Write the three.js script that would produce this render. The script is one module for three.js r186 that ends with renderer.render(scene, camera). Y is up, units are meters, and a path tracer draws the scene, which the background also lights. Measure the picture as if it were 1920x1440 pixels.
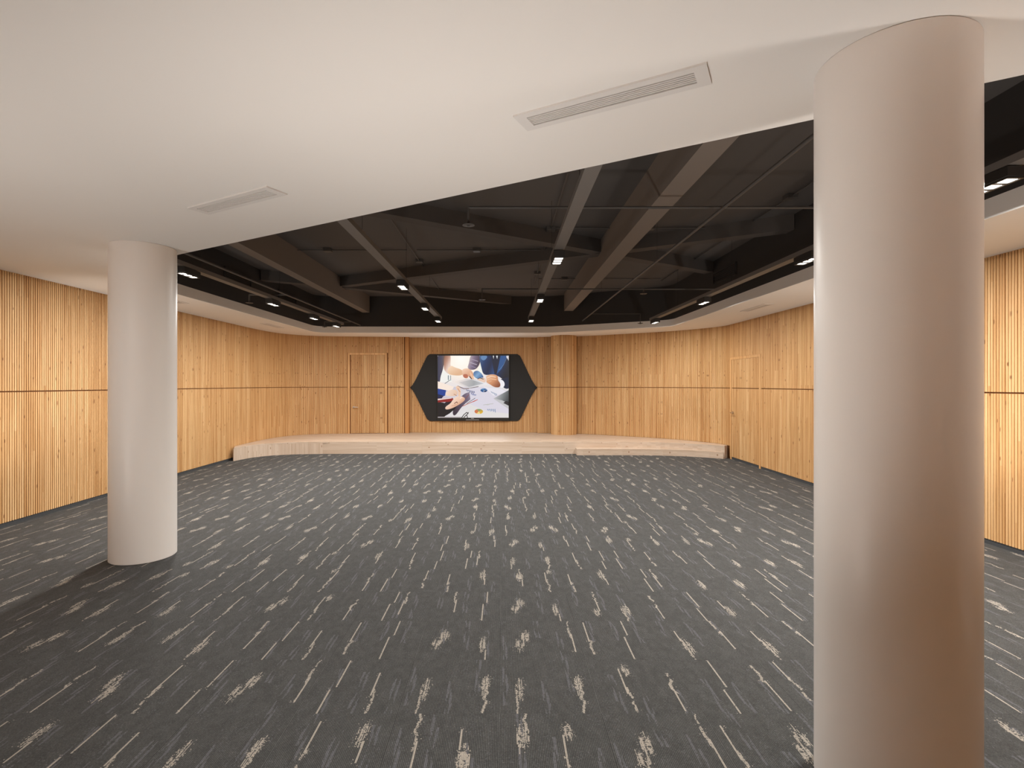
import * as THREE from 'three';
import { mergeGeometries } from 'three/addons/utils/BufferGeometryUtils.js';
import { RoundedBoxGeometry } from 'three/addons/geometries/RoundedBoxGeometry.js';
import { RectAreaLightUniformsLib } from 'three/addons/lights/RectAreaLightUniformsLib.js';

// ---------------------------------------------------------------- camera, exposure, lamps
const EYE = 1.615;                       // eye height; plan coordinates are X (right) and Z (away from the camera, three's -z)
const scene = new THREE.Scene();
scene.background = new THREE.Color(0x000000);
const camera = new THREE.PerspectiveCamera(2 * Math.atan(720 / 980) * 180 / Math.PI, 1920 / 1440, 0.05, 100);
camera.position.set(0, EYE, 0);
camera.lookAt(0, EYE, -10);
camera.setViewOffset(1920, 1440, 16, 0, 1920, 1440);
const renderer = new THREE.WebGLRenderer({ antialias: true });
renderer.toneMapping = THREE.LinearToneMapping;
renderer.toneMappingExposure = 1.0;
renderer.shadowMap.enabled = true;
RectAreaLightUniformsLib.init();
const LAMP = { nits: 900, w: 0.09, l: 0.3, color: new THREE.Color().setRGB(1, 0.97, 0.92) };

const UNSEEN_UPLIGHT = { candela: 13, angle: 0.95, penumbra: 1, color: new THREE.Color().setRGB(1, 0.92, 0.85) };  // unseen floor lamps, placed to light the ceiling

// ---------------------------------------------------------------- helpers
let seed = 20240611;
const rnd = () => { seed = (seed * 1664525 + 1013904223) >>> 0; return seed / 4294967296; };
const rr = (a, b) => a + (b - a) * rnd();
const taken = new Map();
function numbered(name) { const n = taken.get(name) || 0; taken.set(name, n + 1); return n ? `${name}_${String(n).padStart(3, '0')}` : name; }
function mesh(name, geo, mat, parent) {
  const m = new THREE.Mesh(geo, mat); m.castShadow = m.receiveShadow = true;
  m.name = parent ? name : numbered(name); (parent || scene).add(m); return m;
}
function thing(name, label, category, group) {
  const g = new THREE.Group(); g.name = numbered(name); scene.add(g);
  g.userData = { label, category }; if (group) g.userData.group = group; return g;
}
function tag(o, label, category, group) { o.userData.label = label; o.userData.category = category; if (group) o.userData.group = group; return o; }
function struct(o, label) { o.userData.kind = 'structure'; if (label) o.userData.label = label; return o; }
function structGroup(name, label) { const g = new THREE.Group(); g.name = numbered(name); scene.add(g); return struct(g, label); }
const box = (w, h, d, x = 0, y = 0, z = 0) => new THREE.BoxGeometry(w, h, d).translate(x, y, z);
const V = (X, Y, Z) => new THREE.Vector3(X, Y, -Z);
const cyl = (r, h, n = 20) => new THREE.CylinderGeometry(r, r, h, n);
function rod(r, a, b, n = 10) {           // a straight tube between two plan points [X, height above the eye, Z]
  const A = V(a[0], EYE + a[1], a[2]), B = V(b[0], EYE + b[1], b[2]), d = B.clone().sub(A);
  return cyl(r, d.length(), n).applyQuaternion(new THREE.Quaternion().setFromUnitVectors(new THREE.Vector3(0, 1, 0), d.clone().normalize())).translate((A.x + B.x) / 2, (A.y + B.y) / 2, (A.z + B.z) / 2);
}
function rounded(pts) {                   // polygon corners [X, Z, tangent length] -> smooth outline
  const out = [], n = pts.length;
  for (let i = 0; i < n; i++) {
    const p = pts[i], a = pts[(i + n - 1) % n], b = pts[(i + 1) % n], t = p[2];
    if (!t) { out.push([p[0], p[1]]); continue; }
    const la = Math.hypot(a[0] - p[0], a[1] - p[1]), lb = Math.hypot(b[0] - p[0], b[1] - p[1]);
    const A = [p[0] + (a[0] - p[0]) / la * t, p[1] + (a[1] - p[1]) / la * t], B = [p[0] + (b[0] - p[0]) / lb * t, p[1] + (b[1] - p[1]) / lb * t];
    for (let k = 0; k <= 20; k++) { const u = k / 20, v = 1 - u; out.push([v * v * A[0] + 2 * u * v * p[0] + u * u * B[0], v * v * A[1] + 2 * u * v * p[1] + u * u * B[1]]); }
  }
  return out;
}
const shapeOf = (pts, S = THREE.Shape) => new S(pts.map(p => new THREE.Vector2(p[0], p[1])));
function plate(shape, y0, y1) {           // a plan outline raised from y0 to y1
  return new THREE.ExtrudeGeometry(shape, { depth: y1 - y0, bevelEnabled: false, curveSegments: 12 }).rotateX(-Math.PI / 2).translate(0, y0, 0);
}
// value noise
const NT = new Float32Array(65536); for (let i = 0; i < 65536; i++) NT[i] = rnd();
function noise(x, y) {
  const xi = Math.floor(x), yi = Math.floor(y), fx = x - xi, fy = y - yi, u = fx * fx * (3 - 2 * fx), v = fy * fy * (3 - 2 * fy);
  const h = (a, b) => NT[((a * 73 + b * 157 + (b >> 3) * 31) & 65535)];
  return (h(xi, yi) * (1 - u) + h(xi + 1, yi) * u) * (1 - v) + (h(xi, yi + 1) * (1 - u) + h(xi + 1, yi + 1) * u) * v;
}
function dataTex(data, w, h, srgb) {
  const t = new THREE.DataTexture(data, w, h, THREE.RGBAFormat); t.magFilter = THREE.LinearFilter; t.minFilter = THREE.LinearFilter;
  t.wrapS = t.wrapT = THREE.RepeatWrapping; if (srgb) t.colorSpace = THREE.SRGBColorSpace; t.needsUpdate = true; return t;
}

// ---------------------------------------------------------------- materials
function woodTexture(w, h, light, dark, knotC, knots, contrast, boardPx) {   // grain runs along v
  const d = new Uint8Array(w * h * 4), ks = [];
  for (let i = 0; i < knots; i++) ks.push([rr(10, w - 10), rr(20, h - 20), rr(3.5, 7), rr(8, 16)]);
  const tones = []; for (let i = 0; i < w / boardPx + 2; i++) tones.push(rr(-0.1, 0.1));
  for (let y = 0; y < h; y++) for (let x = 0; x < w; x++) {
    let k = 0, bend = 0;
    for (const q of ks) {
      const dy = y - q[1]; if (dy > 70 || dy < -70) continue; const dx = x - q[0]; if (dx > 30 || dx < -30) continue;
      const e = (dx / q[2]) ** 2 + (dy / q[3]) ** 2; if (e < 1.3) k = Math.max(k, Math.min(1, 1.5 - e * 1.1)); bend += dx * 0.5 * Math.exp(-((dy / 30) ** 2) - (dx / 14) ** 2);
    }
    const X = x - bend;
    let t = 0.45 + contrast * ((noise(X * 0.045 + 7, y * 0.0021) - 0.5) * 0.9 + (noise(X * 0.19 + 31, y * 0.0052) - 0.5) * 0.7 + (noise(X * 0.7, y * 0.012 + 9) - 0.5) * 0.5 + (noise(x * 0.9, y * 0.12) - 0.5) * 0.18) - tones[Math.floor(x / boardPx)] * contrast * 2;
    t = Math.max(0, Math.min(1, t));
    const o = (y * w + x) * 4;
    for (let c = 0; c < 3; c++) { const b = light[c] + (dark[c] - light[c]) * t; d[o + c] = b + (knotC[c] - b) * k * 0.7; }
    d[o + 3] = 255;
  }
  return dataTex(d, w, h, true);
}
const slatTex = woodTexture(1024, 1536, [226, 187, 136], [190, 142, 89], [116, 72, 38], 38, 0.85, 34);
const stageTex = woodTexture(512, 1024, [203, 184, 166], [182, 159, 138], [136, 100, 74], 12, 0.8, 128);
const woodMats = [0xffffff, 0xfaf5ef, 0xf2eae0].map(c => new THREE.MeshStandardMaterial({ map: slatTex, color: c, roughness: 0.62 }));
const M = {
  gap: new THREE.MeshStandardMaterial({ color: 0x70451f, roughness: 0.85 }),
  trimWood: new THREE.MeshStandardMaterial({ map: slatTex, color: 0xf2e9de, roughness: 0.6 }),
  white: new THREE.MeshStandardMaterial({ color: 0xf0eeeb, roughness: 0.9 }),
  pillar: new THREE.MeshPhysicalMaterial({ color: 0xf0ece8, roughness: 0.42, clearcoat: 0.15, clearcoatRoughness: 0.3 }),
  vent: new THREE.MeshStandardMaterial({ color: 0xe4e2e0, roughness: 0.6 }),
  duct: new THREE.MeshStandardMaterial({ color: 0x4a3a30, roughness: 0.9 }),  // brown stands in for the shade inside the vent slots
  black: new THREE.MeshStandardMaterial({ color: 0x343130, roughness: 0.85 }),
  slab: new THREE.MeshStandardMaterial({ color: 0x565250, roughness: 0.9 }),
  beam: new THREE.MeshStandardMaterial({ color: 0x7a716a, roughness: 0.8 }),
  crossBeam: new THREE.MeshStandardMaterial({ color: 0x4d4845, roughness: 0.85 }),  // darker than beam: front-face shade put into the colour
  pipe: new THREE.MeshStandardMaterial({ color: 0x4c4947, roughness: 0.55 }),
  track: new THREE.MeshStandardMaterial({ color: 0x6e6a67, roughness: 0.6 }),
  lampBody: new THREE.MeshStandardMaterial({ color: 0x262423, roughness: 0.6 }),
  lens: new THREE.MeshStandardMaterial({ color: 0xffffff, emissive: 0xfff6ea, emissiveIntensity: 9 }),
  skirting: new THREE.MeshStandardMaterial({ color: 0x3a3b3d, roughness: 0.8 }),
  chrome: new THREE.MeshStandardMaterial({ color: 0xc9c2bb, roughness: 0.28, metalness: 1 }),
  blackGloss: new THREE.MeshStandardMaterial({ color: 0x0f0e0d, roughness: 0.65 }),
  tv: new THREE.MeshStandardMaterial({ color: 0x151413, roughness: 0.35 }),
  grey: new THREE.MeshStandardMaterial({ color: 0x9a9a9c, roughness: 0.5 }),
  stage: new THREE.MeshStandardMaterial({ map: stageTex, roughness: 0.42 }),
  plainWood: new THREE.MeshStandardMaterial({ map: slatTex, color: 0xdcc4a4, roughness: 0.65 }),
};

// ---------------------------------------------------------------- plan of the room
const CEIL = EYE + 1.28, LIP = EYE + 1.434, SLAB = EYE + 2.19, GROOVE = 1.528, SKIRT = 0.05, PITCH = 0.031, SLAT_W = 0.021, SLAT_D = 0.018, STAGE_H = 0.28;
class Path {                              // a wall line in plan; the room lies to its right-hand side (n)
  constructor(pts) {
    this.p = pts; this.s = [0];
    for (let i = 1; i < pts.length; i++) this.s.push(this.s[i - 1] + Math.hypot(pts[i][0] - pts[i - 1][0], pts[i][1] - pts[i - 1][1]));
    this.len = this.s[this.s.length - 1];
  }
  at(s) {
    let i = 1; while (i < this.s.length - 1 && this.s[i] < s) i++;
    const a = this.p[i - 1], b = this.p[i], L = this.s[i] - this.s[i - 1], u = (s - this.s[i - 1]) / L, t = [(b[0] - a[0]) / L, (b[1] - a[1]) / L];
    return { X: a[0] + (b[0] - a[0]) * u, Z: a[1] + (b[1] - a[1]) * u, t, n: [t[1], -t[0]], phi: Math.atan2(t[1], t[0]) };
  }
  near(X, Z) { let best = 1e9, bs = 0; for (let s = 0; s <= this.len; s += 0.005) { const q = this.at(s), d = Math.hypot(q.X - X, q.Z - Z); if (d < best) { best = d; bs = s; } } return bs; }
  offset(d) {                             // the same line moved by d away from the room
    return this.p.map((p, i) => {
      const a = this.p[Math.max(0, i - 1)], b = this.p[Math.min(this.p.length - 1, i + 1)], L = Math.hypot(b[0] - a[0], b[1] - a[1]);
      return [p[0] - (b[1] - a[1]) / L * d, p[1] + (b[0] - a[0]) / L * d];
    });
  }
}
const spline = (pts, n) => new THREE.CatmullRomCurve3(pts.map(p => new THREE.Vector3(p[0], 0, p[1])), false, 'centripetal').getPoints(n).map(v => [v.x, v.z]);
const cornerL = spline([[-5.785, 11.2], [-5.80, 12.0], [-5.765, 12.7], [-5.66, 13.2], [-5.42, 13.62], [-5.02, 13.93], [-4.5, 14.07], [-4.3, 14.09]], 60);
const leftPts = spline([[-5.30, -3], [-5.50, 1.5], [-5.646, 5.86], [-5.70, 7.51], [-5.75, 9.22], [-5.785, 11.2]], 60);
const backR = spline([[1.96, 14.07], [2.48, 13.80], [3.2, 13.32], [3.86, 12.86], [4.30, 12.46], [4.62, 12.05], [4.82, 11.72], [4.90, 11.45], [4.91, 11.3]], 60);
const pathLeft = new Path(leftPts);
const pathBackL = new Path([...cornerL, [-2.58, 14.25]]);
const pathRecess = new Path([[-2.58, 14.40], [0.926, 14.40]]);
const pathStrip = new Path([[0.926, 14.25], [1.30, 14.22]]);
const pathBackR = new Path(backR);
const pathRight = new Path([[4.91, 11.3], [4.91, -3]]);
const lip = rounded([[3.75, 1.27, 0.5], [3.75, 11.66, 0.3], [1.15, 13.06, 0.12], [-4.67, 13.05, 0.42], [-4.65, 5.974, 1.75]]);
const vents = [   // centre X, Z, turn, label
  [0.464, 2.352, 0.496, 'white slotted air vent in the ceiling near the big right pillar'],
  [-1.872, 3.650, 0.496, 'white slotted air vent in the ceiling near the left pillar'],
  [-5.06, 7.86, 1.5708, 'slim white air vent in the soffit beside the left pillar'],
  [-5.06, 11.45, 1.5708, 'slim white air vent in the far left soffit above the curved corner'],
  [4.24, 8.76, 1.5708, 'slim white air vent in the soffit above the right wall'],
];
const ventHole = (X, Z, a, w, h) => { const c = Math.cos(a), s = Math.sin(a); return [[-w, -h], [w, -h], [w, h], [-w, h]].map(([p, q]) => [X + p * c + q * s, Z - p * s + q * c]); };

// ---------------------------------------------------------------- floor of carpet tiles
const VAR = 4, TS = 512;                  // a 4 x 4 atlas of tile designs
function carpetAtlas() {
  const W = VAR * TS, col = new Uint8Array(W * W * 4), bmp = new Uint8Array(W * W * 4);
  const G = 112;                          // tufts across and along one tile
  for (let v = 0; v < VAR * VAR; v++) {
    const cls = new Float32Array(G * G), blue = new Float32Array(G * G);
    const put = (arr, x, y, a) => { x = Math.round(x); y = Math.round(y); if (x >= 0 && x < G && y >= 0 && y < G) arr[y * G + x] = Math.max(arr[y * G + x], a); };
    const blob = (cx, cy, hw, hl) => {
      const ph = rr(0, 500);
      for (let i = -hw; i <= hw; i++) {
        const edge = Math.abs(i) >= hw - 1 ? rr(0.3, 0.85) : 1, a = cy - hl * edge * rr(0.35, 1.1), b = cy + hl * edge * rr(0.35, 1.1), thin = rnd() < 0.24;
        for (let y = a; y <= b; y++) { const hole = noise(i * 0.45 + ph, y * 0.28 + ph) > 0.72; if (rnd() < (thin ? 0.25 : hole ? 0.12 : 0.94) * (Math.min(y - a, b - y) < 4 ? 0.7 : 1)) put(cls, cx + i, y, rr(0.84, 1)); }
      }
      for (let k = 0; k < 26; k++) put(cls, cx + rr(-hw - 3, hw + 3), cy + rr(-hl, hl), rr(0.5, 1));
    };
    const line = (cx, a, b, w) => {
      for (let y = a; y <= b; y++) for (let i = 0; i < w; i++) if (rnd() < 0.97) put(cls, cx + i, y, rr(0.85, 1));
      for (let k = 0; k < 7; k++) put(cls, cx + rr(-4, 5), (rnd() < 0.5 ? a : b) + rr(-6, 6), rr(0.7, 1));
    };
    const broken = (cx, a, b) => {        // a ragged dotted strand
      const ph = rr(0, 900);
      for (let y = a; y <= b; y++) { const n = noise(ph, y * 0.16), c = cx + (noise(ph + 50, y * 0.11) - 0.5) * 5, w = n < 0.25 ? 0 : 1 + n * 2.6; for (let i = 0; i < w; i++) if (rnd() < 0.86) put(cls, c + i - w / 2, y, rr(0.75, 1)); if (rnd() < 0.16) put(cls, c + rr(-5, 5), y, rr(0.5, 0.95)); }
    };
    for (const tr of [rr(0.1, 0.42), rr(0.56, 0.9)]) {
      const cx = G * tr, kind = rnd(), sgn = rnd() < 0.5 ? -1 : 1;
      if (kind < 0.24) { const cy = G * rr(0.22, 0.78), hl = rr(20, 28); blob(cx, cy, Math.round(rr(4, 6)), hl); if (rnd() < 0.75) broken(cx + rr(-4, 4), cy + hl * 0.5, cy + hl + 30); if (rnd() < 0.35) blob(cx + sgn * 8, cy + hl * 0.5, 3, hl * 0.6); if (rnd() < 0.4) line(cx - 5, cy - hl - 22, cy - hl + 8, 2); }
      else if (kind < 0.46) { const cy = G * rr(0.3, 0.42), hl = rr(17, 22); blob(cx, cy, 5, hl); blob(cx + sgn * rr(9, 11), cy + hl * rr(1.2, 1.5), Math.round(rr(5, 6)), hl * rr(0.9, 1.15)); broken(cx + sgn * 4, cy - hl * 0.4, cy + hl * 1.6); }
      else if (kind < 0.68) { const m = G * rr(0.4, 0.62); line(cx, rr(2, 8), m, 2); broken(cx + rr(-1, 3), m - 8, m + rr(30, 48)); }
      else if (kind < 0.9) { const m = G * rr(0.3, 0.55); broken(cx, 0, m + 6); line(cx + rr(-4, 4), m - 8, m + rr(34, 52), 2); if (rnd() < 0.45) blob(cx + sgn * 6, m + 42, 4, 14); }
      else { line(cx, G * 0.45, G - 2, 2); line(cx + 6, 0, G * 0.4, 2); }
    }
    for (let k = 0; k < 3; k++) {         // blue-grey streaks
      const cx = G * (k * 0.33 + 0.02 + rr(0, 0.14)), a = rr(-40, 50), b = a + rr(60, 120), ph = rr(0, 700);
      for (const off of [0, rr(3, 6)]) for (let y = a + off * 4; y < b; y++) { const w = Math.max(0, Math.sin((y - a) * 0.1 + off) * 1.6 + 1.3), c = cx + off + (y - a) * 0.02; for (let i = 0; i < w; i++) if (rnd() < 0.93) put(blue, c + i, y, 0.85); }
      for (let q = 0; q < 420; q++) { const x = cx + rr(-6, 26), y = rr(0, G); if (noise(x * 0.12 + ph, y * 0.05 + ph) > 0.55) put(blue, x, y, rr(0.25, 0.75)); }
    }
    for (let i = 0; i < 60; i++) put(cls, rnd() * G, rnd() * G, 0.18);
    const jit = []; for (let i = 0; i < 64; i++) jit.push(rr(-0.5, 0.5));
    const ox = (v % VAR) * TS, oy = Math.floor(v / VAR) * TS;
    for (let y = 0; y < TS; y++) for (let x = 0; x < TS; x++) {
      const rib = Math.floor(x / TS * 64), gx = Math.min(G - 1, Math.floor((x + 0.5) / TS * G)), gy = Math.max(0, Math.min(G - 1, Math.floor((y + 2 * jit[rib]) / TS * G)));
      const i = gy * G + gx, c = cls[i], b = blue[i] * (1 - c), ph = (x / TS * 64) % 1, n = noise(x * 0.31 + v * 91, y * 0.22 + v * 37), n2 = noise(x * 0.035 + v * 13, y * 0.018 + v * 7), f = NT[(x * 131 + y * 7919 + v * 337) & 65535];
      const dark = ph < 0.42 ? 0.72 : 1.12;                          // each rib has a darker and a lighter stripe
      let k = dark * (0.80 + 0.34 * n + 0.18 * (f - 0.5) + 0.16 * (n2 - 0.5));
      const o = ((oy + y) * W + ox + x) * 4;
      const base = [64, 64, 63], bl = [94, 94, 99], cr = [158, 150, 139], kc = ph < 0.2 ? 0.9 : 0.94 + 0.12 * n;
      for (let q = 0; q < 3; q++) { let val = base[q] * k; val += (bl[q] * (0.86 + 0.2 * n) * (0.5 + 0.5 * dark) - val) * b * 0.85; val += (cr[q] * kc - val) * c; col[o + q] = Math.max(0, Math.min(255, val)); }
      col[o + 3] = 255;
      const h = 90 + 130 * Math.sin(Math.PI * ph) * (0.75 + 0.25 * f); bmp[o] = bmp[o + 1] = bmp[o + 2] = Math.min(255, h); bmp[o + 3] = 255;
    }
  }
  return [dataTex(col, W, W, true), dataTex(bmp, W, W, false)];
}
{
  const [cMap, cBump] = carpetAtlas();
  const carpet = new THREE.MeshStandardMaterial({ map: cMap, bumpMap: cBump, bumpScale: 0.0012, roughness: 0.95 });
  const floor = structGroup('floor', 'grey ribbed carpet tile floor with cream flecks');
  mesh('screed', plate(shapeOf([[-6.3, -3.2], [5.3, -3.2], [5.3, 14.9], [-6.3, 14.9]]), -0.15, -0.006), M.skirting, floor);
  const T = 0.5, geos = [];
  for (let v = 0; v < VAR * VAR; v++) for (const flip of [false, true]) {
    const g = box(T - 0.0002, 0.006, T - 0.0002, 0, -0.003, 0), uv = g.attributes.uv, p = g.attributes.position, e = 0.0015;
    for (let i = 0; i < uv.count; i++) {
      let a = Math.min(1, Math.max(0, p.getX(i) / T + 0.5)), b = Math.min(1, Math.max(0, p.getZ(i) / T + 0.5)); if (flip) { a = 1 - a; b = 1 - b; }
      a = e + a * (1 - 2 * e); b = e + b * (1 - 2 * e);
      uv.setXY(i, (v % VAR + a) / VAR, (Math.floor(v / VAR) + b) / VAR);
    }
    geos.push(g);
  }
  const list = [];
  for (let Z = 2.561 - 11 * T; Z < 14.6; Z += T) for (let X = -6.02; X < 5.2; X += T) {
    const zc = Z + T / 2, xc = X + T / 2, inView = zc > 1.9 && Math.abs(xc + 0.02) < zc * 1.06 + 0.4 && zc < 12.3 && xc > -5.9 && xc < 5.1;
    list.push({ xc, zc, g: geos[Math.floor(rnd() * geos.length)], key: inView ? zc : 1000 });
  }
  list.sort((a, b) => a.key - b.key);
  const rest = [];
  list.forEach((t, i) => {
    if (i < 300) { const m = mesh('carpet_tile', t.g, carpet, floor); m.position.set(t.xc, 0, -t.zc); m.name = `carpet_tile_${String(i).padStart(3, '0')}`; }
    else rest.push(t.g.clone().translate(t.xc, 0, -t.zc));
  });
  mesh('carpet_tiles_beyond', mergeGeometries(rest), carpet, floor).userData.kind = 'stuff';
}

// ---------------------------------------------------------------- ceiling, opening, upper void
{
  const outer = [[-6.3, -3.2], [5.3, -3.2], [5.3, 14.9], [-6.3, 14.9]];
  const s = shapeOf(outer); s.holes.push(shapeOf(lip, THREE.Path));
  for (const [X, Z, a] of vents) s.holes.push(shapeOf(ventHole(X, Z, a, 0.405, 0.056), THREE.Path));
  struct(mesh('ceiling', plate(s, CEIL, LIP), M.white), 'white plaster ceiling with a wide curved opening');
  const s2 = shapeOf(outer); s2.holes.push(shapeOf(lip, THREE.Path));
  struct(mesh('wall_upper', plate(s2, LIP, SLAB), M.black), 'black painted walls of the recess above the ceiling opening');
  struct(mesh('ceiling_upper', plate(shapeOf(outer), SLAB, SLAB + 0.15), M.slab), 'dark painted concrete slab above the ceiling opening');
}

// ---------------------------------------------------------------- slatted timber walls
const slatGeo = new Map();
function slat(variant, y0, y1) {
  const key = variant + '|' + y0.toFixed(3) + '|' + y1.toFixed(3);
  if (!slatGeo.has(key)) {
    const g = box(SLAT_W, y1 - y0, SLAT_D, 0, (y0 + y1) / 2, SLAT_D / 2), uv = g.attributes.uv, p = g.attributes.position;
    for (let i = 0; i < uv.count; i++) uv.setXY(i, (variant * 0.618034) % 1 + (p.getX(i) + p.getZ(i) * 0.6) / 1.05, p.getY(i) / 2.9 + ((variant * 37) % 11) * 0.09);
    slatGeo.set(key, g);
  }
  return slatGeo.get(key);
}
const GAP0 = GROOVE - 0.008, GAP1 = GROOVE + 0.008;
let runTone = 0, runVar = 0;
function rows(base, path, s, doors) {     // the slat pieces standing at s: [owner, y0, y1]
  for (const d of doors) if (d.path === path && (Math.abs(s - d.s0) < 0.042 || Math.abs(s - d.s1) < 0.042)) return [[null, d.top + 0.03, CEIL]];   // above a jamb
  for (const d of doors) if (d.path === path && s > d.s0 && s < d.s1) return [[d.group, base + 0.006, GAP0], [d.group, GAP1, d.top - 0.03], [null, d.top + 0.03, CEIL]];
  return [[null, base, GAP0], [null, GAP1, CEIL]];
}
function addSlats(wall, runs, doors, budget) {
  const out = [];
  for (const { path, s0 = 0, s1 = path.len, base } of runs) for (let n = Math.round((s1 - s0) / PITCH), k = 0, s; k < n; k++) {
    s = s0 + (k + 0.5) * (s1 - s0) / n;
    const q = path.at(s);
    if (rnd() < 0.3) { runTone = Math.floor(rnd() * 3); }
    runVar = Math.floor(rnd() * 48);
    for (const [owner, y0, y1] of rows(base, path, s, doors)) {
      const px = q.Z > 0.5 ? Math.abs(q.X / q.Z) : 9, seen = q.Z > 1 && px < 1.02;
      out.push({ q, y0, y1, owner, v: runVar, m: runTone, key: seen ? Math.hypot(q.X, q.Z) : 1000 + q.Z * -1 });
    }
  }
  const own = out.filter(o => !o.owner).sort((a, b) => a.key - b.key), rest = [];
  const place = (o, parent) => { const m = mesh('slat', slat(o.v, o.y0, o.y1), woodMats[o.m], parent); m.position.set(o.q.X, 0, -o.q.Z); m.rotation.y = o.q.phi; };
  own.forEach((o, i) => { if (i < budget) place(o, wall); else rest.push(slat(o.v, o.y0, o.y1).clone().rotateY(o.q.phi).translate(o.q.X, 0, -o.q.Z)); });
  if (rest.length) mesh('slats_beyond', mergeGeometries(rest), woodMats[1], wall).userData.kind = 'stuff';
  out.filter(o => o.owner).forEach(o => place(o, o.owner));
}
function backing(path, name, parent, d = 0.2) { return mesh(name, plate(shapeOf([...path.p, ...path.offset(d).reverse()]), 0, CEIL), M.gap, parent); }
function skirting(path, name, label) {
  const a = path.offset(-0.009);
  return struct(mesh(name, plate(shapeOf([...a, ...path.p.slice().reverse()]), 0, SKIRT - 0.002), M.skirting), label);
}
const doors = [
  { name: 'door_1', path: pathBackL, s0: pathBackL.near(-4.17, 14.1), s1: pathBackL.near(-3.19, 14.2), top: 2.43, base: STAGE_H, handleAt: 0.13, lever: 1, hy: 0.992, label: 'slatted timber door on the stage beside the screen' },
  { name: 'door_2', path: pathRight, s0: 0.06, s1: 1.33, top: 2.16, base: 0, handleAt: 0.10, lever: 1, hy: 1.005, label: 'slatted timber door in the right wall by the stage end' },
];
for (const d of doors) {
  d.group = structGroup(d.name, d.label);
  const strip = (s, w, y0, y1) => { const q = d.path.at(s), g = box(w, y1 - y0, 0.024, 0, (y0 + y1) / 2, 0.012), uv = g.attributes.uv, p = g.attributes.position; for (let i = 0; i < uv.count; i++) uv.setXY(i, 0.3 + p.getX(i) / 1.05, p.getY(i) / 2.9); return g.rotateY(q.phi).translate(q.X, 0, -q.Z); };
  mesh('jamb', strip(d.s0, 0.055, d.base, d.top + 0.0275), M.trimWood, d.group);
  mesh('jamb', strip(d.s1, 0.055, d.base, d.top + 0.0275), M.trimWood, d.group);
  mesh('head', strip((d.s0 + d.s1) / 2, d.s1 - d.s0 - 0.055, d.top - 0.0275, d.top + 0.0275), M.trimWood, d.group);
  const q = d.path.at(d.s0 + d.handleAt), h = new THREE.Group(); h.name = 'handle'; d.group.add(h);
  h.position.set(q.X, d.hy, -q.Z); h.rotation.y = q.phi; h.userData.label = 'chrome lever handle';
  mesh('rose', cyl(0.027, 0.012, 24).rotateX(Math.PI / 2).translate(0, 0, SLAT_D + 0.006), M.chrome, h);
  mesh('neck', cyl(0.011, 0.055, 14).rotateX(Math.PI / 2).translate(0, 0, SLAT_D + 0.035), M.chrome, h);
  mesh('lever', new RoundedBoxGeometry(0.135, 0.02, 0.014, 3, 0.006).translate(0.056 * d.lever, 0, SLAT_D + 0.06), M.chrome, h);
}
{
  const wl = structGroup('wall_left', 'left wall of upright pale timber slats'), wb = structGroup('wall_back', 'back wall of timber slats with curved corners'), wr = structGroup('wall_right', 'right wall of upright pale timber slats');
  backing(pathLeft, 'backing', wl);
  addSlats(wl, [{ path: pathLeft, base: SKIRT }], doors, 300);
  backing(pathBackL, 'backing', wb); backing(pathRecess, 'backing', wb); backing(pathBackR, 'backing', wb); backing(pathStrip, 'backing', wb);
  mesh('reveal', box(0.06, CEIL - STAGE_H, 0.20, -2.61, (CEIL + STAGE_H) / 2, -14.33), M.plainWood, wb);
  mesh('reveal', box(0.02, CEIL - STAGE_H, 0.16, 0.94, (CEIL + STAGE_H) / 2, -14.33), M.trimWood, wb);
  const tq = pathBackL.at(pathBackL.len - 0.05);
  mesh('edge_board', box(0.10, CEIL - STAGE_H, 0.02, 0, (CEIL + STAGE_H) / 2, 0.01).rotateY(tq.phi).translate(tq.X, 0, -tq.Z), M.plainWood, wb);
  addSlats(wb, [{ path: pathBackL, base: SKIRT, s1: pathBackL.near(-5.1, 13.88) }, { path: pathBackL, base: STAGE_H, s0: pathBackL.near(-5.1, 13.88), s1: pathBackL.len - 0.125 }, { path: pathRecess, base: STAGE_H }, { path: pathStrip, base: STAGE_H }, { path: pathBackR, base: STAGE_H }], doors, 300);
  backing(pathRight, 'backing', wr);
  addSlats(wr, [{ path: pathRight, base: SKIRT }], doors, 300);
  skirting(pathLeft, 'baseboard_left', 'charcoal skirting under the left wall slats'); skirting(pathRight, 'baseboard_right', 'charcoal skirting under the right wall slats');
  struct(mesh('wall_front', box(10.6, CEIL, 0.2, -0.2, CEIL / 2, 3.1), M.plainWood), 'timber wall behind the viewer');
}

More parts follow.
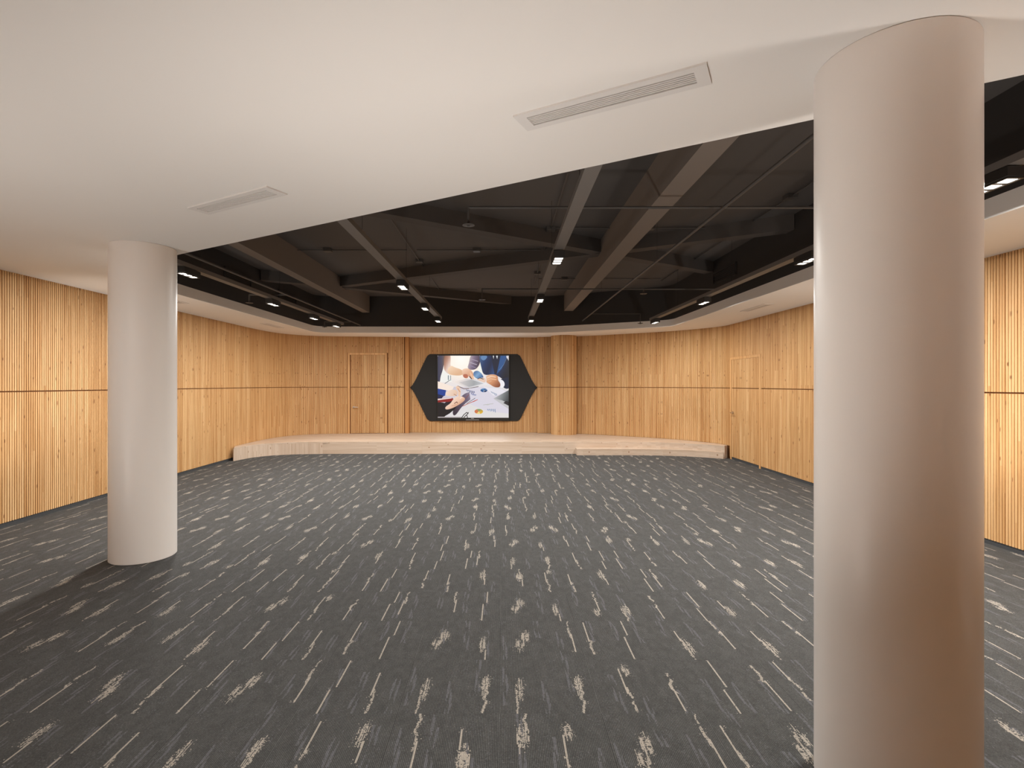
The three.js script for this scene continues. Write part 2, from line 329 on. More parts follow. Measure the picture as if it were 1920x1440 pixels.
// ---------------------------------------------------------------- pillars
function pillar(X, Z, label) {
  const r = 0.2695, pts = [[0, 0], [r - 0.004, 0], [r, 0.004], [r, CEIL - 0.004], [r - 0.004, CEIL], [0, CEIL]].map(p => new THREE.Vector2(...p));
  const m = mesh('round_pillar', new THREE.LatheGeometry(pts, 128), M.pillar); m.position.set(X, 0, -Z);
  tag(m, label, 'pillar');
}
pillar(-3.386, 4.916, 'white round pillar near the left wall, standing free on the carpet');
pillar(1.549, 2.082, 'large white round pillar in the right foreground cut by the frame');
{
  const t = thing('slatted_column', 'round column clad in timber slats, standing on the stage', 'column'); t.position.set(1.61, 0, -13.97);
  const R = 0.322;
  mesh('core', cyl(R, CEIL - STAGE_H, 96).translate(0, (CEIL + STAGE_H) / 2, 0), M.gap, t);
  for (let k = 0; k < 68; k++) {
    const a = (k + 0.5) / 68 * Math.PI * 2; if (Math.cos(a) < -0.25) continue;
    const v = Math.floor(rnd() * 48), mt = woodMats[Math.floor(rnd() * 3)];
    for (const [y0, y1] of [[STAGE_H, GAP0], [GAP1, CEIL]]) { const m = mesh('slat', slat(v, y0, y1), mt, t); m.rotation.y = a; m.position.set(Math.sin(a) * R, 0, Math.cos(a) * R); }
  }
}

// ---------------------------------------------------------------- stage
{
  const front = [...spline([[-5.665, 10.95], [-5.60, 11.25], [-5.50, 11.52], [-5.22, 11.83], [-4.85, 11.99], [-4.45, 12.06], [-4.0, 12.10]], 28), ...spline([[2.6, 12.10], [3.3, 12.02], [3.9, 11.86], [4.4, 11.60], [4.785, 11.30]], 28)];
  const inset = (p, d) => p.offset(-d);
  const back = [...inset(pathBackR, 0.035).filter(p => p[1] > 11.36).reverse(), [1.96, 14.0], [1.34, 14.17], [0.96, 14.19], [0.90, 14.37], [-2.55, 14.37], [-2.62, 14.21], ...inset(pathBackL, 0.03).slice(0, -1).reverse()];
  const outline = [...front, ...back];
  const st = thing('stage', 'low pale timber stage curving along the back wall', 'stage');
  const um = (m, su, sv) => { const t = stageTex.clone(); t.repeat.set(su, sv); t.rotation = Math.PI / 2; t.needsUpdate = true; const c = m.clone(); c.map = t; return c; };
  const along = um(M.stage, 1 / 2.2, 1 / 0.9);
  const core = shapeOf(outline);
  mesh('base', plate(core, 0, STAGE_H - 0.03), along, st);
  const over = new Path(front).offset(-0.022).map((p, i, a) => p), deckShape = shapeOf([...over, ...back]);
  mesh('deck', plate(deckShape, STAGE_H - 0.03, STAGE_H), along, st);
  const fp = new Path(front), fascia = (s, len, y0, y1, upright) => {
    const q = fp.at(s + len / 2), g = box(len - 0.0012, y1 - y0, 0.02, 0, (y0 + y1) / 2, 0.011), uv = g.attributes.uv, p = g.attributes.position, o = rnd();
    for (let i = 0; i < uv.count; i++) upright ? uv.setXY(i, o + p.getX(i) / 0.9, p.getY(i) / 2.2 + o) : uv.setXY(i, o + p.getY(i) / 0.9, (s + p.getX(i)) / 2.2);
    return g.rotateY(q.phi).translate(q.X, 0, -q.Z);
  };
  let s = 0; const sBoards = fp.near(-4.25, 12.08), sCurve = fp.near(2.6, 12.1);
  while (s < sBoards) { mesh('fascia_board', fascia(s, 0.14, 0, STAGE_H - 0.03, true), M.stage, st); s += 0.14; }
  while (s < sCurve) { const l = Math.min(2.3, sCurve - s); mesh('fascia_board', fascia(s, l, 0, STAGE_H - 0.03, false), M.stage, st); s += l; }
  const curved = []; while (s < fp.len - 0.02) { const l = Math.min(0.1, fp.len - s); curved.push(fascia(s, l + 0.003, 0, STAGE_H - 0.03, false)); s += l; }
  mesh('fascia_board', mergeGeometries(curved), M.stage, st);
  const sf = spline([[1.667, 11.84], [2.6, 11.85], [3.2, 11.83], [3.75, 11.75], [4.2, 11.60], [4.5, 11.44], [4.74, 11.27]], 40), sb = new Path(front).offset(-0.023).filter(p => p[0] > 1.67 && p[0] < 4.74).reverse();
  const step = plate(shapeOf([...sf, ...sb, [1.667, 12.077]]), 0, 0.141);
  tag(mesh('stage_step', step, along), 'pale timber half step along the right of the stage front', 'step');
}

// ---------------------------------------------------------------- screen
{
  const Zp = 14.382, px = (x, y, Z) => [(x - 944) / 980 * Z, EYE + (720 - y) / 980 * Z];
  const half = [[769.5, 726.7], [774, 721.5], [779.5, 712], [786, 699], [793, 684], [798.5, 672.5], [801.5, 667.2], [806, 664.2]];
  const outline = [...half, ...half.slice().reverse().map(([x, y]) => [1776.2 - x, y]), ...half.map(([x, y]) => [1776.2 - x, 1453.4 - y]), ...half.slice().reverse().map(([x, y]) => [x, 1453.4 - y])].map(([x, y]) => px(x, y, Zp - 0.035));
  const clean = outline.filter((p, i) => i === 0 || Math.hypot(p[0] - outline[i - 1][0], p[1] - outline[i - 1][1]) > 1e-4); clean.pop();
  const g = new THREE.ExtrudeGeometry(shapeOf(clean), { depth: 0.028, bevelEnabled: true, bevelSize: 0.004, bevelThickness: 0.004, bevelSegments: 2 }).translate(0, 0, -Zp + 0.004);
  tag(mesh('wall_panel', g, M.blackGloss), 'black wall panel with pointed ends behind the television', 'panel');
  const Zs = 14.282, a = px(820.8, 667, Zs), b = px(953.7, 783.2, Zs), w = b[0] - a[0], h = a[1] - b[1], cx = (a[0] + b[0]) / 2, cy = (a[1] + b[1]) / 2;
  const t = thing('television', 'large television showing hands over papers, hung on the black panel', 'television');
  t.position.set(cx, cy, -Zs);
  const casing = mesh('casing', new RoundedBoxGeometry(w + 0.044, h + 0.11, 0.054, 3, 0.008).translate(0, -0.03, -0.0305), M.tv, t);
  const cv = document.createElement('canvas'); cv.width = 1275; cv.height = 1115; paintScreen(cv.getContext('2d'));
  const tex = new THREE.CanvasTexture(cv); tex.colorSpace = THREE.SRGBColorSpace;
  const scr = mesh('screen', new THREE.PlaneGeometry(w, h), new THREE.MeshStandardMaterial({ color: 0x000000, roughness: 0.35, emissive: 0xffffff, emissiveMap: tex, emissiveIntensity: 0.95 }), t);
  scr.userData.label = 'lit picture of people pointing at charts on a desk';
  mesh('logo', box(0.075, 0.016, 0.004, -0.02, -h / 2 - 0.02, -0.002), M.grey, casing);
  mesh('sensor_bar', new RoundedBoxGeometry(0.36, 0.014, 0.01, 2, 0.004).translate(-0.02, -h / 2 - 0.058, -0.002), M.grey, casing);
  const l = new THREE.RectAreaLight(0xffffff, 0.9, w, h); l.position.set(cx, cy, -Zs + 0.01); l.lookAt(cx, cy, 0); scene.add(l);
}
function paintScreen(c) {
  const P = (pts, fill) => { c.beginPath(); pts.forEach(([x, y], i) => i ? c.lineTo(x, y) : c.moveTo(x, y)); c.closePath(); c.fillStyle = fill; c.fill(); };
  const S = (pts, fill) => {              // a closed smooth outline through the given points
    c.beginPath(); const n = pts.length, m = (i) => [(pts[i % n][0] + pts[(i + 1) % n][0]) / 2, (pts[i % n][1] + pts[(i + 1) % n][1]) / 2];
    c.moveTo(...m(0)); for (let i = 1; i <= n; i++) c.quadraticCurveTo(pts[i % n][0], pts[i % n][1], ...m(i)); c.fillStyle = fill; c.fill();
  };
  const L = (pts, col, w) => { c.beginPath(); pts.forEach(([x, y], i) => i ? c.lineTo(x, y) : c.moveTo(x, y)); c.strokeStyle = col; c.lineWidth = w; c.lineCap = 'round'; c.lineJoin = 'round'; c.stroke(); };
  const LG = (x0, y0, x1, y1, ...st) => { const g = c.createLinearGradient(x0, y0, x1, y1); st.forEach(([o, k]) => g.addColorStop(o, k)); return g; };
  const RG = (x, y, r, ...st) => { const g = c.createRadialGradient(x, y, 0, x, y, r); st.forEach(([o, k]) => g.addColorStop(o, k)); return g; };
  c.fillStyle = '#e9e3e4'; c.fillRect(0, 0, 1275, 1115);
  c.fillStyle = RG(420, 60, 620, [0, '#fffdf6'], [0.45, '#fff3e4'], [1, 'rgba(236,226,226,0)']); c.fillRect(0, 0, 1275, 640);
  P([[0, 560], [1275, 560], [1275, 1115], [0, 1115]], LG(0, 560, 300, 1115, [0, '#c7bfcd'], [0.5, '#d9d4dc'], [1, '#e6e2e2']));
  P([[420, 1115], [700, 760], [1275, 900], [1275, 1115]], '#e4e0df');
  S([[300, 1110], [440, 900], [620, 760], [760, 690], [600, 640], [430, 700], [250, 1000]], LG(250, 900, 700, 700, [0, '#3a2d3c'], [0.6, '#6d5f74'], [1, '#b5aebd']));
  S([[-40, 1150], [60, 860], [300, 780], [430, 760], [340, 940], [160, 1010], [90, 1180]], '#221a22');
  c.fillStyle = LG(0, 900, 0, 1115, [0, 'rgba(30,22,28,0.9)'], [1, 'rgba(40,32,36,0.5)']); c.fillRect(0, 960, 130, 120);
  P([[0, 830], [110, 845], [150, 960], [330, 940], [210, 1040], [110, 1098], [0, 1098]], '#140f14');
  P([[90, 240], [50, 340], [46, 480], [260, 470], [200, 330]], '#f4f3ee');
  L([[190, 360], [190, 430]], '#6f7f86', 16); L([[230, 360], [230, 440]], '#8d9aa0', 14); L([[130, 500], [215, 440]], '#5a626a', 10);
  S([[-30, -30], [150, -30], [120, 110], [90, 260], [48, 380], [40, 480], [-30, 470]], LG(0, 0, 110, 0, [0, '#33344f'], [0.7, '#4b4658'], [1, '#6b5650']));
  S([[120, -40], [230, -30], [235, 90], [225, 170], [250, 230], [200, 340], [140, 290], [105, 220]], LG(110, 0, 250, 60, [0, '#85563f'], [0.55, '#b98a76'], [1, '#e7cdbf']));
  S([[170, 240], [240, 170], [300, 210], [440, 250], [470, 330], [400, 360], [260, 350], [190, 330]], LG(200, 200, 300, 360, [0, '#f7d9ba'], [1, '#e2b48e']));
  S([[430, 240], [560, 220], [630, 290], [650, 380], [620, 440], [560, 350], [540, 410], [470, 400], [440, 340]], LG(450, 240, 560, 420, [0, '#f4cfb2'], [1, '#cf8f6e']));
  S([[560, 300], [600, 300], [650, 390], [655, 440], [620, 425]], '#eebd9b'); S([[450, 330], [540, 330], [545, 395], [470, 405]], '#b9694f');
  L([[572, 375], [615, 425]], '#2c2630', 16);
  P([[0, 460], [290, 560], [250, 640], [0, 590]], '#fbe9dc');
  S([[590, -30], [760, -30], [770, 120], [700, 240], [600, 260], [530, 220], [560, 140]], LG(540, 60, 770, 120, [0, '#c3b3b5'], [0.5, '#71607a'], [1, '#3c2c3c']));
  L([[600, 60], [720, 100]], '#a799ae', 12); L([[580, 120], [700, 160]], '#b9adbc', 12); L([[570, 175], [680, 215]], '#8e82a0', 12);
  P([[770, 150], [800, 260], [810, 330], [720, 260]], '#f4f6ee');
  S([[640, 290], [720, 260], [800, 330], [830, 400], [760, 420], [690, 410], [640, 360]], LG(640, 260, 800, 420, [0, '#2b5389'], [0.5, '#7fa6cd'], [1, '#33598d']));
  S([[760, -40], [1290, -40], [1300, 440], [1180, 430], [1080, 360], [960, 340], [820, 350], [780, 200], [750, 60]], LG(760, 0, 1275, 200, [0, '#41628f'], [0.22, '#16305f'], [0.42, '#0e1d40'], [0.62, '#1c4379'], [0.78, '#12254b'], [1, '#070d20']));
  S([[770, 0], [860, -10], [900, 20], [840, 90], [780, 70]], '#5f86b4');
  P([[960, 0], [1130, 0], [1060, 330], [1020, 330]], '#0b1530'); P([[990, 0], [1010, 0], [1003, 60]], '#eef1f4'); P([[1050, 0], [1080, 0], [1068, 60]], '#eef1f4'); P([[1130, 0], [1240, 0], [1150, 240], [1060, 330]], '#245089');
  L([[1255, 0], [1180, 170], [1100, 260]], '#6f94c0', 5);
  S([[1190, 400], [1300, 380], [1300, 600], [1180, 590], [1110, 430]], '#0c1a38');
  S([[860, 370], [930, 335], [1030, 335], [1085, 370], [1080, 440], [1130, 500], [1120, 570], [1020, 570], [930, 510], [870, 480], [880, 420]], LG(860, 340, 1100, 580, [0, '#f2c6a4'], [0.55, '#d08f66'], [1, '#7c4029']));
  L([[890, 400], [960, 370], [1040, 385]], '#f6d3b6', 16); L([[880, 440], [950, 415], [1050, 430]], '#eec09b', 16); L([[890, 480], [960, 455]], '#e3ac86', 16);
  S([[1090, 430], [1150, 425], [1205, 480], [1200, 560], [1120, 590], [1140, 500]], '#f3f0f4');
  S([[700, 420], [760, 400], [840, 390], [870, 440], [850, 490], [740, 460]], '#e9c9b6'); L([[720, 415], [760, 400], [820, 420]], '#2d2a30', 12);
  P([[290, 470], [520, 410], [700, 430], [900, 510], [560, 585]], LG(300, 420, 880, 560, [0, '#f6e9e0'], [0.5, '#cfcccf'], [1, '#f2f0f2'])); P([[380, 480], [600, 430], [830, 500], [560, 560]], LG(400, 440, 820, 520, [0, '#d5cdcc'], [0.6, '#a5a7aa'], [1, '#c5c8ce']));
  L([[360, 545], [470, 595], [560, 590]], '#6b4a44', 12); L([[570, 588], [730, 555]], '#5b4a4c', 10);
  P([[560, 590], [800, 555], [1120, 600], [1275, 640], [1275, 1040], [900, 1000], [600, 880]], '#ddd8e4'); P([[820, 560], [1150, 600], [1240, 660], [1000, 720]], '#e9e6ee');
  P([[0, 590], [150, 620], [130, 720], [0, 760]], '#1d3f93'); P([[0, 690], [110, 720], [60, 780], [0, 770]], '#0f1c48');
  S([[140, 640], [300, 600], [360, 640], [350, 720], [250, 730], [140, 720]], LG(140, 620, 340, 730, [0, '#f6e0d0'], [1, '#e7c2a8']));
  S([[340, 540], [400, 560], [420, 660], [400, 740], [360, 720], [370, 640], [320, 580]], '#efc9ae'); L([[360, 590], [400, 650]], '#a5684f', 8); L([[290, 690], [340, 720]], '#9a5d48', 8);
  P([[0, 770], [260, 755], [300, 800], [200, 830], [0, 840]], '#8f1e1c'); P([[0, 775], [250, 757], [255, 768], [0, 800]], '#f0e2dc');
  S([[270, 790], [350, 720], [470, 740], [500, 790], [420, 860], [260, 950], [140, 975], [130, 920], [230, 860]], LG(200, 760, 360, 960, [0, '#fbe7d9'], [0.6, '#efc5aa'], [1, '#c98a6a']));
  L([[300, 860], [340, 830], [355, 850]], '#6b3a30', 12); L([[250, 900], [330, 880]], '#b97c60', 6); L([[400, 770], [440, 740]], '#fff3ea', 10);
  L([[500, 770], [560, 700]], '#8a4a44', 10); L([[520, 860], [670, 765]], '#3a3440', 8); L([[450, 905], [715, 790]], '#b4402c', 10); L([[640, 830], [715, 792]], '#d8532f', 6);
  for (let i = 0; i < 9; i++) L([[515 + i * 18, 610 + i * 4], [515 + i * 18, 612 + i * 4 + [10, 24, 14, 40, 30, 52, 34, 44, 22][i]]], i % 3 ? '#33447e' : '#20305e', 9);
  L([[600, 685], [690, 705]], '#6d77a8', 10); L([[620, 705], [680, 716]], '#8d95ba', 8);
  c.save(); c.translate(830, 622); c.scale(1, 0.55); c.beginPath(); c.arc(0, 0, 62, 0, 7); c.fillStyle = '#285a92'; c.fill(); c.beginPath(); c.moveTo(0, 0); c.arc(0, 0, 62, 0.3, 1.5); c.fillStyle = '#12305c'; c.fill(); c.beginPath(); c.moveTo(0, 0); c.arc(0, 0, 62, 3.6, 4.8); c.fillStyle = '#4b86b8'; c.fill(); L([[0, 0], [0, 60]], '#e3e6ee', 7); L([[0, 0], [56, -20]], '#e3e6ee', 6); c.restore();
  for (let i = 0; i < 6; i++) L([[960 + i * 19, 645 + i * 8], [966 + i * 19, 652 + i * 8 + [8, 14, 10, 22, 30, 18][i]]], '#5e7c9e', 8);
  P([[1000, 770], [1275, 620], [1275, 860], [1160, 830]], LG(1000, 700, 1275, 800, [0, '#d3d1d4'], [0.5, '#8c9092'], [1, '#3c4043'])); P([[1000, 770], [1275, 960], [1275, 860], [1150, 800]], '#c5c4c6'); P([[1180, 850], [1225, 815], [1275, 830], [1275, 900]], '#17161a'); L([[1200, 850], [1260, 872]], '#5a595f', 4); L([[1215, 835], [1270, 852]], '#5a595f', 4);
  L([[820, 885], [1000, 862]], '#9aa386', 5); L([[880, 888], [930, 880]], '#b7bd9c', 4);
  c.save(); c.translate(738, 1003); c.scale(1, 0.6); for (const [a, b, k] of [[0, 1.2, '#e0b23c'], [1.2, 2.2, '#ead27a'], [2.2, 4.2, '#d0764a'], [4.2, 5.4, '#86a06a'], [5.4, 6.29, '#c5a34a']]) { c.beginPath(); c.moveTo(0, 0); c.arc(0, 0, 76, a, b); c.closePath(); c.fillStyle = k; c.fill(); } L([[0, 0], [8, 76]], '#f4ecdd', 6); c.restore();
  for (let i = 0; i < 9; i++) L([[895 + i * 17, 960 + (i % 2) * 5], [900 + i * 17, 966 + [14, 22, 12, 34, 26, 18, 40, 30, 52][i]]], i % 2 ? '#7f9cb8' : '#557a9f', 8);
  L([[430, 1115], [470, 1060], [520, 1020], [545, 1040], [500, 1080], [470, 1110]], '#1d181c', 13); L([[520, 1070], [535, 1110]], '#241d22', 13); L([[545, 1030], [550, 1022]], '#1d181c', 14);
  P([[0, 1098], [420, 1098], [420, 1115], [0, 1115]], '#b6adaf');
}

// ---------------------------------------------------------------- beams under the dark slab
const H = (h) => EYE + h;
function beamAlong(X0, X1, Z0, Z1, h, label) { tag(mesh('ceiling_beam', box(X1 - X0, 2.19 - h, Z1 - Z0, (X0 + X1) / 2, H((2.19 + h) / 2), -(Z0 + Z1) / 2), M.beam), label, 'beam', 'dark beams above the opening'); }
beamAlong(1.475, 1.69, 2.75, 12.72, 1.777, 'deep dark beam running toward the slatted column');
beamAlong(-3.51, -3.335, 5.4, 13.02, 1.777, 'deep dark beam running along the left side of the ceiling opening');
function beamAcross(a, b, label) {   // shallower beams, coloured darker for the shade on their fronts         // front edge from a to b in plan
  const dx = b[0] - a[0], dz = b[1] - a[1], L = Math.hypot(dx, dz), w = 0.19, n = [-dz / L * w, dx / L * w];
  const k = n[1] < 0 ? -1 : 1;
  const s = shapeOf([a, b, [b[0] + n[0] * k, b[1] + n[1] * k], [a[0] + n[0] * k, a[1] + n[1] * k]]);
  tag(mesh('ceiling_beam', plate(s, H(1.995), SLAB), M.crossBeam), label, 'beam', 'dark beams above the opening');
}
const l1 = X => [X, 6.985 + 0.625 * X], l2 = X => [X, 8.797 - 0.555 * X], l3 = X => [X, 12.87 + 0.62 * X];
const meet = (f, X0, X1) => [f(X0), f(X1)];
beamAcross(...meet(l1, -1.55, 1.47), 'shallow slanting beam left of the deep beam, behind the nearer sprinkler');
beamAcross(...meet(l1, 1.70, 3.74), 'short slanting beam running back to the right black wall');
beamAcross(...meet(l2, 1.70, 3.74), 'short slanting beam running forward to the right black wall');
beamAcross(...meet(l2, -3.33, 1.47), 'long slanting beam crossing between the two deep beams');
beamAcross(...meet(l3, -4.64, -3.52), 'short slanting beam between the left black wall and the left deep beam');
beamAcross(...meet(l3, -3.33, 0.2), 'slanting beam running from the left deep beam to the black back wall');

// ---------------------------------------------------------------- sprinkler pipes and conduits
function pipe(name, label, category, group, segs, r, discs = [], boxes = [], hangers = []) {
  const t = thing(name, label, category, group);
  for (const [a, b] of segs) mesh('tube', rod(r, a, b), M.pipe, t);
  for (const [a, b] of hangers) mesh('hanger', rod(0.002, a, b, 6), M.lampBody, t);
  for (const [X, h, Z] of discs) {
    const g = new THREE.LatheGeometry([[0.012, 0.02], [0.016, 0.008], [0.056, 0.006], [0.058, 0], [0.05, -0.003], [0.014, -0.003], [0.014, -0.012], [0, -0.012]].map(p => new THREE.Vector2(...p)), 28);
    mesh('sprinkler_head', g.translate(X, H(h), -Z), M.pipe, t);
  }
  for (const [X, h, Z] of boxes) mesh('junction_box', new RoundedBoxGeometry(0.12, 0.055, 0.12, 2, 0.006).translate(X, H(h), -Z), M.pipe, t);
}
const hang = (X, h, Z) => [[X, h, Z], [X, 2.19, Z]];
pipe('sprinkler_pipe', 'long straight sprinkler pipe on the right side of the dark ceiling', 'pipe', 'sprinkler pipes', [[[1.91, 1.53, 2.6], [1.91, 1.53, 12.66]]], 0.014, [], [], [hang(1.91, 1.53, 6.5), hang(1.91, 1.53, 10.2)]);
pipe('sprinkler_pipe', 'long straight sprinkler pipe along the left edge of the dark ceiling', 'pipe', 'sprinkler pipes', [[[-3.57, 1.47, 5.65], [-3.57, 1.47, 13.03]], [[-3.57, 1.47, 8.6], [-4.18, 1.47, 8.6]], [[-4.18, 1.47, 8.6], [-4.18, 1.345, 8.6]], [[-3.57, 1.47, 12.3], [-4.21, 1.47, 12.3]], [[-4.21, 1.47, 12.3], [-4.21, 1.352, 12.3]]], 0.016, [[-4.18, 1.334, 8.6], [-4.21, 1.343, 12.3]]);
pipe('sprinkler_pipe', 'nearer cross sprinkler pipe with a drop head on its left end', 'pipe', 'sprinkler pipes', [[[-0.317, 1.6, 4.74], [3.74, 1.6, 4.74]], [[-0.317, 1.61, 4.74], [-0.317, 1.45, 4.74]]], 0.012, [[-0.317, 1.44, 4.74]]);
pipe('sprinkler_pipe', 'farther cross sprinkler pipe with two small drop heads', 'pipe', 'sprinkler pipes', [[[-0.36, 1.6, 8.81], [3.74, 1.6, 8.81]], [[-0.36, 1.61, 8.81], [-0.36, 1.43, 8.81]], [[2.36, 1.6, 8.81], [2.36, 1.53, 8.81]]], 0.012, [[-0.36, 1.42, 8.81], [2.36, 1.52, 8.81]]);
pipe('sprinkler_pipe', 'short sprinkler drop near the far right end of the opening', 'pipe', 'sprinkler pipes', [[[2.97, 1.33, 11.35], [2.97, 1.53, 11.35]], [[2.97, 1.522, 11.35], [1.93, 1.522, 11.35]]], 0.006, [[2.97, 1.315, 11.35]]);
const C = 2.165;
pipe('conduit', 'thin cross conduit with two boxes on the left half of the slab', 'conduit', 'electrical conduits', [[[-3.33, C, 8.45], [-1.56, C, 8.45]], [[-1.4, C, 8.45], [0.6, C, 8.45]]], 0.008, [], [[-2.84, C, 8.45], [-0.43, C, 8.45]]);
pipe('conduit', 'thin conduit running away beside the central light track', 'conduit', 'electrical conduits', [[[0.66, C, 5.1], [0.66, C, 11.6]]], 0.008, [], [[0.66, C, 7.3], [0.66, C, 10.2]]);
pipe('conduit', 'thin cross conduit right of the deep beam, nearer one', 'conduit', 'electrical conduits', [[[0.72, C, 7.25], [3.3, C, 7.25]]], 0.008, [], [[2.03, C, 7.25]]);
pipe('conduit', 'thin cross conduit right of the deep beam, farther one', 'conduit', 'electrical conduits', [[[0.72, C, 10.75], [3.25, C, 10.75]]], 0.008, [], [[1.25, C, 10.75]]);
pipe('conduit', 'thin conduit running away near the right black wall', 'conduit', 'electrical conduits', [[[3.32, C, 4.5], [3.32, C, 11.0]]], 0.008, [], [[3.32, C, 6.05], [3.32, C, 9.2]]);
pipe('conduit', 'thin conduit running away between the left tracks', 'conduit', 'electrical conduits', [[[-1.48, C, 6.5], [-1.48, C, 12.6]]], 0.008, [], [[-1.48, C, 9.2], [-1.48, C, 12.2]]);
pipe('conduit', 'thin far cross conduit at the left of the slab', 'conduit', 'electrical conduits', [[[-3.1, C, 12.0], [-0.6, C, 12.0]]], 0.008);

// dark grilles in the black walls
function grille(X, Z0, Z1, side, label) {
  const t = thing('wall_grille', label, 'grille', 'dark grilles in the black walls'); t.position.set(X, H(1.86), -(Z0 + Z1) / 2);
  const L = Z1 - Z0, fr = new THREE.Shape([[-L / 2, -0.1], [L / 2, -0.1], [L / 2, 0.1], [-L / 2, 0.1]].map(p => new THREE.Vector2(...p)));
  fr.holes.push(new THREE.Path([[-L / 2 + 0.02, -0.08], [L / 2 - 0.02, -0.08], [L / 2 - 0.02, 0.08], [-L / 2 + 0.02, 0.08]].map(p => new THREE.Vector2(...p))));
  const turn = (g) => g.rotateY(side * Math.PI / 2);
  mesh('frame', turn(new THREE.ExtrudeGeometry(fr, { depth: 0.03, bevelEnabled: false })), M.black, t);
  mesh('backing', turn(box(L - 0.03, 0.17, 0.004, 0, 0, 0.004)), M.lampBody, t);
  for (let k = 0; k < 5; k++) mesh('louver', turn(box(L - 0.04, 0.004, 0.02).rotateX(0.6).translate(0, -0.064 + k * 0.032, 0.016)), M.lampBody, t);
}
grille(-4.655, 8.7, 9.6, 1, 'dark louvered grille in the left black wall, nearer of two');
grille(-4.66, 10.8, 11.7, 1, 'dark louvered grille in the left black wall, farther of two');
grille(3.75, 8.4, 9.3, -1, 'dark louvered grille in the right black wall');

// ---------------------------------------------------------------- light tracks and lamps
const tracks = [
  [-3.79, 5.75, 12.25, 'black light track nearest the left black wall', [[6.28, 'nearest'], [8.6, 'second'], [10.45, 'third'], [11.85, 'farthest']], 'on the leftmost track', [1.15, 0.75, 0.62, 0.55]],
  [-1.365, 4.25, 11.15, 'grey light track left of the ceiling centre', [[7.08, 'nearest'], [9.1, 'second'], [10.9, 'farthest']], 'on the track left of centre', [0.5, 0.38, 0.85]],
  [0.575, 3.15, 11.15, 'grey light track just left of the deep beam', [[5.54, 'nearest'], [8.2, 'second'], [10.85, 'farthest']], 'on the track beside the deep beam', [0.5, 0.38, 0.85]],
  [3.235, 2.0, 11.4, 'black light track along the right black wall', [[3.46, 'nearest'], [5.56, 'second'], [8.44, 'third'], [11.15, 'farthest']], 'on the rightmost track', [1.9, 1, 0.8, 0.8]],
];
function lamp(X, Z, label, power) {
  const t = thing('track_light', label, 'track light', 'three-cell track lights'); t.position.set(X, H(1.30), -Z);
  const w = 0.112, l = 0.33, hole = 0.086, s = new THREE.Shape([[-w / 2, -l / 2], [w / 2, -l / 2], [w / 2, l / 2], [-w / 2, l / 2]].map(p => new THREE.Vector2(...p)));
  for (const k of [-1, 0, 1]) s.holes.push(new THREE.Path([[-hole / 2, k * 0.105 - hole / 2], [hole / 2, k * 0.105 - hole / 2], [hole / 2, k * 0.105 + hole / 2], [-hole / 2, k * 0.105 + hole / 2]].map(p => new THREE.Vector2(...p))));
  const body = new THREE.ExtrudeGeometry(s, { depth: 0.012, bevelEnabled: false }).rotateX(-Math.PI / 2);
  const housing = mesh('housing', mergeGeometries([body, box(w, 0.062, l, 0, 0.045, 0).toNonIndexed()].map(g => { g.deleteAttribute('uv'); return g; })), M.lampBody, t);
  for (const k of [-1, 0, 1]) mesh('lens', box(hole - 0.004, 0.006, hole - 0.004, 0, 0.009, k * 0.105), M.lens, housing);
  mesh('mount', box(0.05, 0.009, 0.09, 0, 0.0805, 0), M.lampBody, t);
  const L = new THREE.RectAreaLight(LAMP.color, LAMP.nits * power, LAMP.w, LAMP.l); L.position.set(0, -0.004, 0); L.rotation.x = -Math.PI / 2; t.add(L);
}
for (const [X, Z0, Z1, label, heads, where, power] of tracks) {
  const t = thing('light_track', label, 'light track', 'ceiling light tracks');
  mesh('rail', box(0.104, 0.05, Z1 - Z0, X, H(1.41), -(Z0 + Z1) / 2), M.track, t);
  for (let Z = Z0 + 0.8; Z < Z1; Z += 2.3) mesh('hanger', cyl(0.002, 2.19 - 1.435, 6).translate(X, H((2.19 + 1.435) / 2), -Z), M.lampBody, t);
  heads.forEach(([Z, order], i) => lamp(X, Z, `${order} lit three-cell lamp ${where}`, power[i]));
}

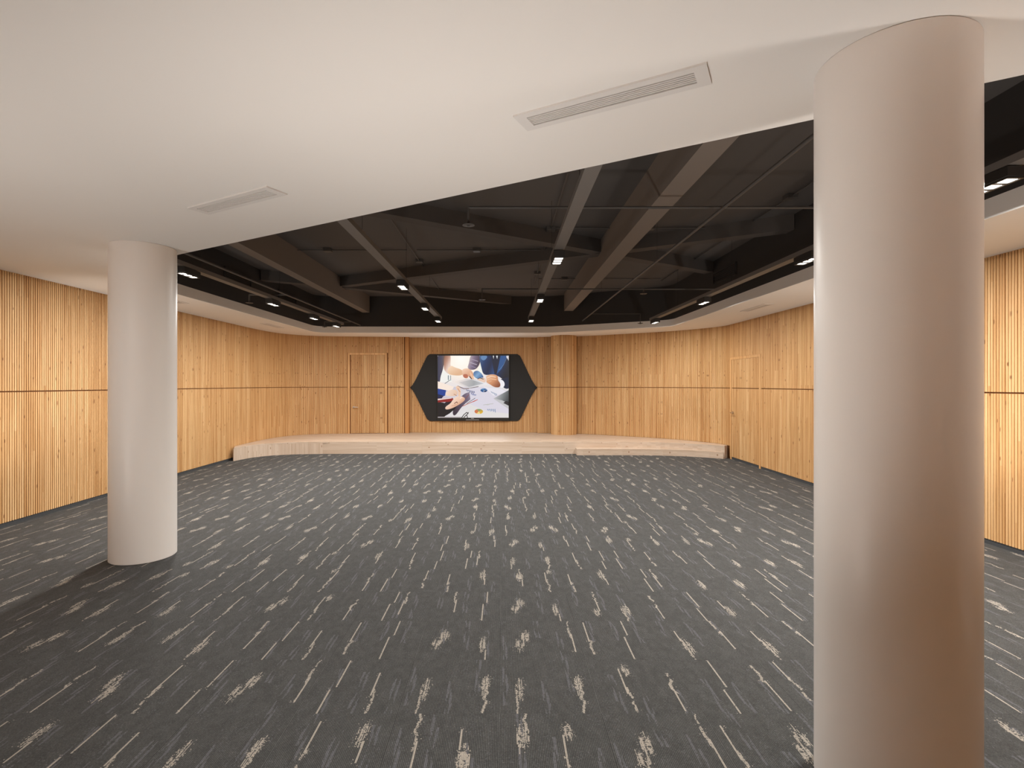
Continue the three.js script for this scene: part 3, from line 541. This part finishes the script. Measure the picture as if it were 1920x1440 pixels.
// ---------------------------------------------------------------- unseen floor uplights, out of view, placed to light the ceiling and soffits
const uplights = [   // X, Z, the ceiling point it aims at, label
  [-4.4, 1.4, [-3.3, 3.4], 1.0, 'round floor uplight near the left wall, beside the viewer'],
  [-1.9, 1.5, [-1.3, 3.1], 0.62, 'round floor uplight left of the viewer'],
  [-0.5, 1.6, [0.55, 2.75], 0.9, 'round floor uplight just in front of the viewer'],
  [3.2, 1.2, [2.7, 2.9], 0.9, 'round floor uplight right of the large pillar, beside the viewer'],
  [-5.15, 4.3, [-5.2, 8.6], 1.3, 'unseen round floor uplight by the left wall, placed to light the left soffit', 0.5],
  [4.35, 3.9, [4.35, 8.2], 1.3, 'unseen round floor uplight by the right wall, placed to light the right soffit', 0.5],
];
for (const [X, Z, aim, power, label, cone = UNSEEN_UPLIGHT.angle] of uplights) {
  const t = thing('unseen_floor_uplight', label, 'uplight', 'unseen floor uplights'); t.position.set(X, 0, -Z);
  const head = new THREE.Vector3(0, 0.2, 0), dir = new THREE.Vector3(aim[0] - X, CEIL - 0.2, -(aim[1] - Z)).normalize(), q = new THREE.Quaternion().setFromUnitVectors(new THREE.Vector3(0, 1, 0), dir);
  const turn = (g) => g.applyQuaternion(q).translate(head.x, head.y, head.z);
  mesh('base', cyl(0.11, 0.018, 40).translate(0, 0.009, 0), M.lampBody, t);
  mesh('stem', cyl(0.014, 0.17, 16).translate(0, 0.1, 0), M.lampBody, t);
  const can = mesh('can', turn(new THREE.LatheGeometry([[0, -0.09], [0.05, -0.09], [0.07, -0.06], [0.075, 0.07], [0.07, 0.07], [0.068, 0.05], [0, 0.05]].map(p => new THREE.Vector2(...p)), 40)), M.lampBody, t);
  mesh('lens', turn(cyl(0.066, 0.006, 36).translate(0, 0.054, 0)), M.lens, can);
  const L = new THREE.SpotLight(UNSEEN_UPLIGHT.color, UNSEEN_UPLIGHT.candela * power, 0, cone, UNSEEN_UPLIGHT.penumbra, 2), at = head.clone().addScaledVector(dir, 0.062);
  L.position.copy(at); L.target.position.copy(at).add(dir); L.castShadow = true; L.shadow.radius = 6; L.shadow.mapSize.set(1024, 1024); t.add(L, L.target);
}

// ---------------------------------------------------------------- unseen downlights, out of view, placed to light the rear wall and near carpet
for (const [X, Z, aim, power, label] of [
  [-3.6, -2.1, [-3.6, -3.9], 30, 'unseen round downlight that lights the wall behind the viewer, left one'], [0, -2.1, [0, -3.9], 34, 'unseen round downlight that lights the wall behind the viewer, middle one'], [3.2, -2.1, [3.2, -3.9], 34, 'unseen round downlight that lights the wall behind the viewer, right one'],
  [-3.5, 1.1, [-3.7, 3.6], 15, 'unseen round downlight left of the viewer, placed to light the near carpet'], [-0.5, 1.1, [-0.5, 3.5], 22, 'unseen round downlight above the viewer, placed to light the near carpet']]) {
  const t = thing('unseen_downlight', label, 'downlight', 'unseen downlights above and behind the viewer'); t.position.set(X, CEIL, -Z);
  mesh('ring', new THREE.LatheGeometry([[0.062, 0], [0.085, 0], [0.085, -0.008], [0.075, -0.014], [0.062, -0.01], [0.062, 0]].map(p => new THREE.Vector2(...p)), 40), M.white, t);
  mesh('lens', cyl(0.06, 0.006, 32).translate(0, -0.003, 0), M.lens, t);
  const L = new THREE.SpotLight(LAMP.color, power, 0, 0.85, 0.9, 2); L.position.set(0, -0.02, 0); L.target.position.set(aim[0] - X, -CEIL, -(aim[1] - Z)); t.add(L, L.target); L.castShadow = true; L.shadow.radius = 3; L.shadow.mapSize.set(1024, 1024);
}

// ---------------------------------------------------------------- air vents
for (const [X, Z, a, label] of vents) {
  const t = thing('air_vent', label, 'air vent', 'white ceiling vents'); t.position.set(X, CEIL, -Z); t.rotation.y = -a;
  const W = 0.866, D = 0.16, w = 0.76, d = 0.086;
  const ring = (x, y, ix, iy) => { const s = new THREE.Shape([[-x, -y], [x, -y], [x, y], [-x, y]].map(p => new THREE.Vector2(...p))); s.holes.push(new THREE.Path([[-ix, -iy], [ix, -iy], [ix, iy], [-ix, iy]].map(p => new THREE.Vector2(...p)))); return s; };
  mesh('frame', new THREE.ExtrudeGeometry(ring(W / 2, D / 2, w / 2, d / 2), { depth: 0.009, bevelEnabled: false }).rotateX(-Math.PI / 2).translate(0, -0.0092, 0), M.vent, t);
  for (let k = 0; k < 5; k++) mesh('louver', box(w, 0.034, 0.0065, 0, 0.009, (k - 2) * d / 6), M.vent, t);
  mesh('duct', box(0.80, 0.004, 0.108, 0, Z > 5 ? 0.03 : 0.07, 0), Z > 5 ? M.vent : M.duct, t);  // thin sheet: brown carries the slot shade, soffit vents get white
}

renderer.render(scene, camera);
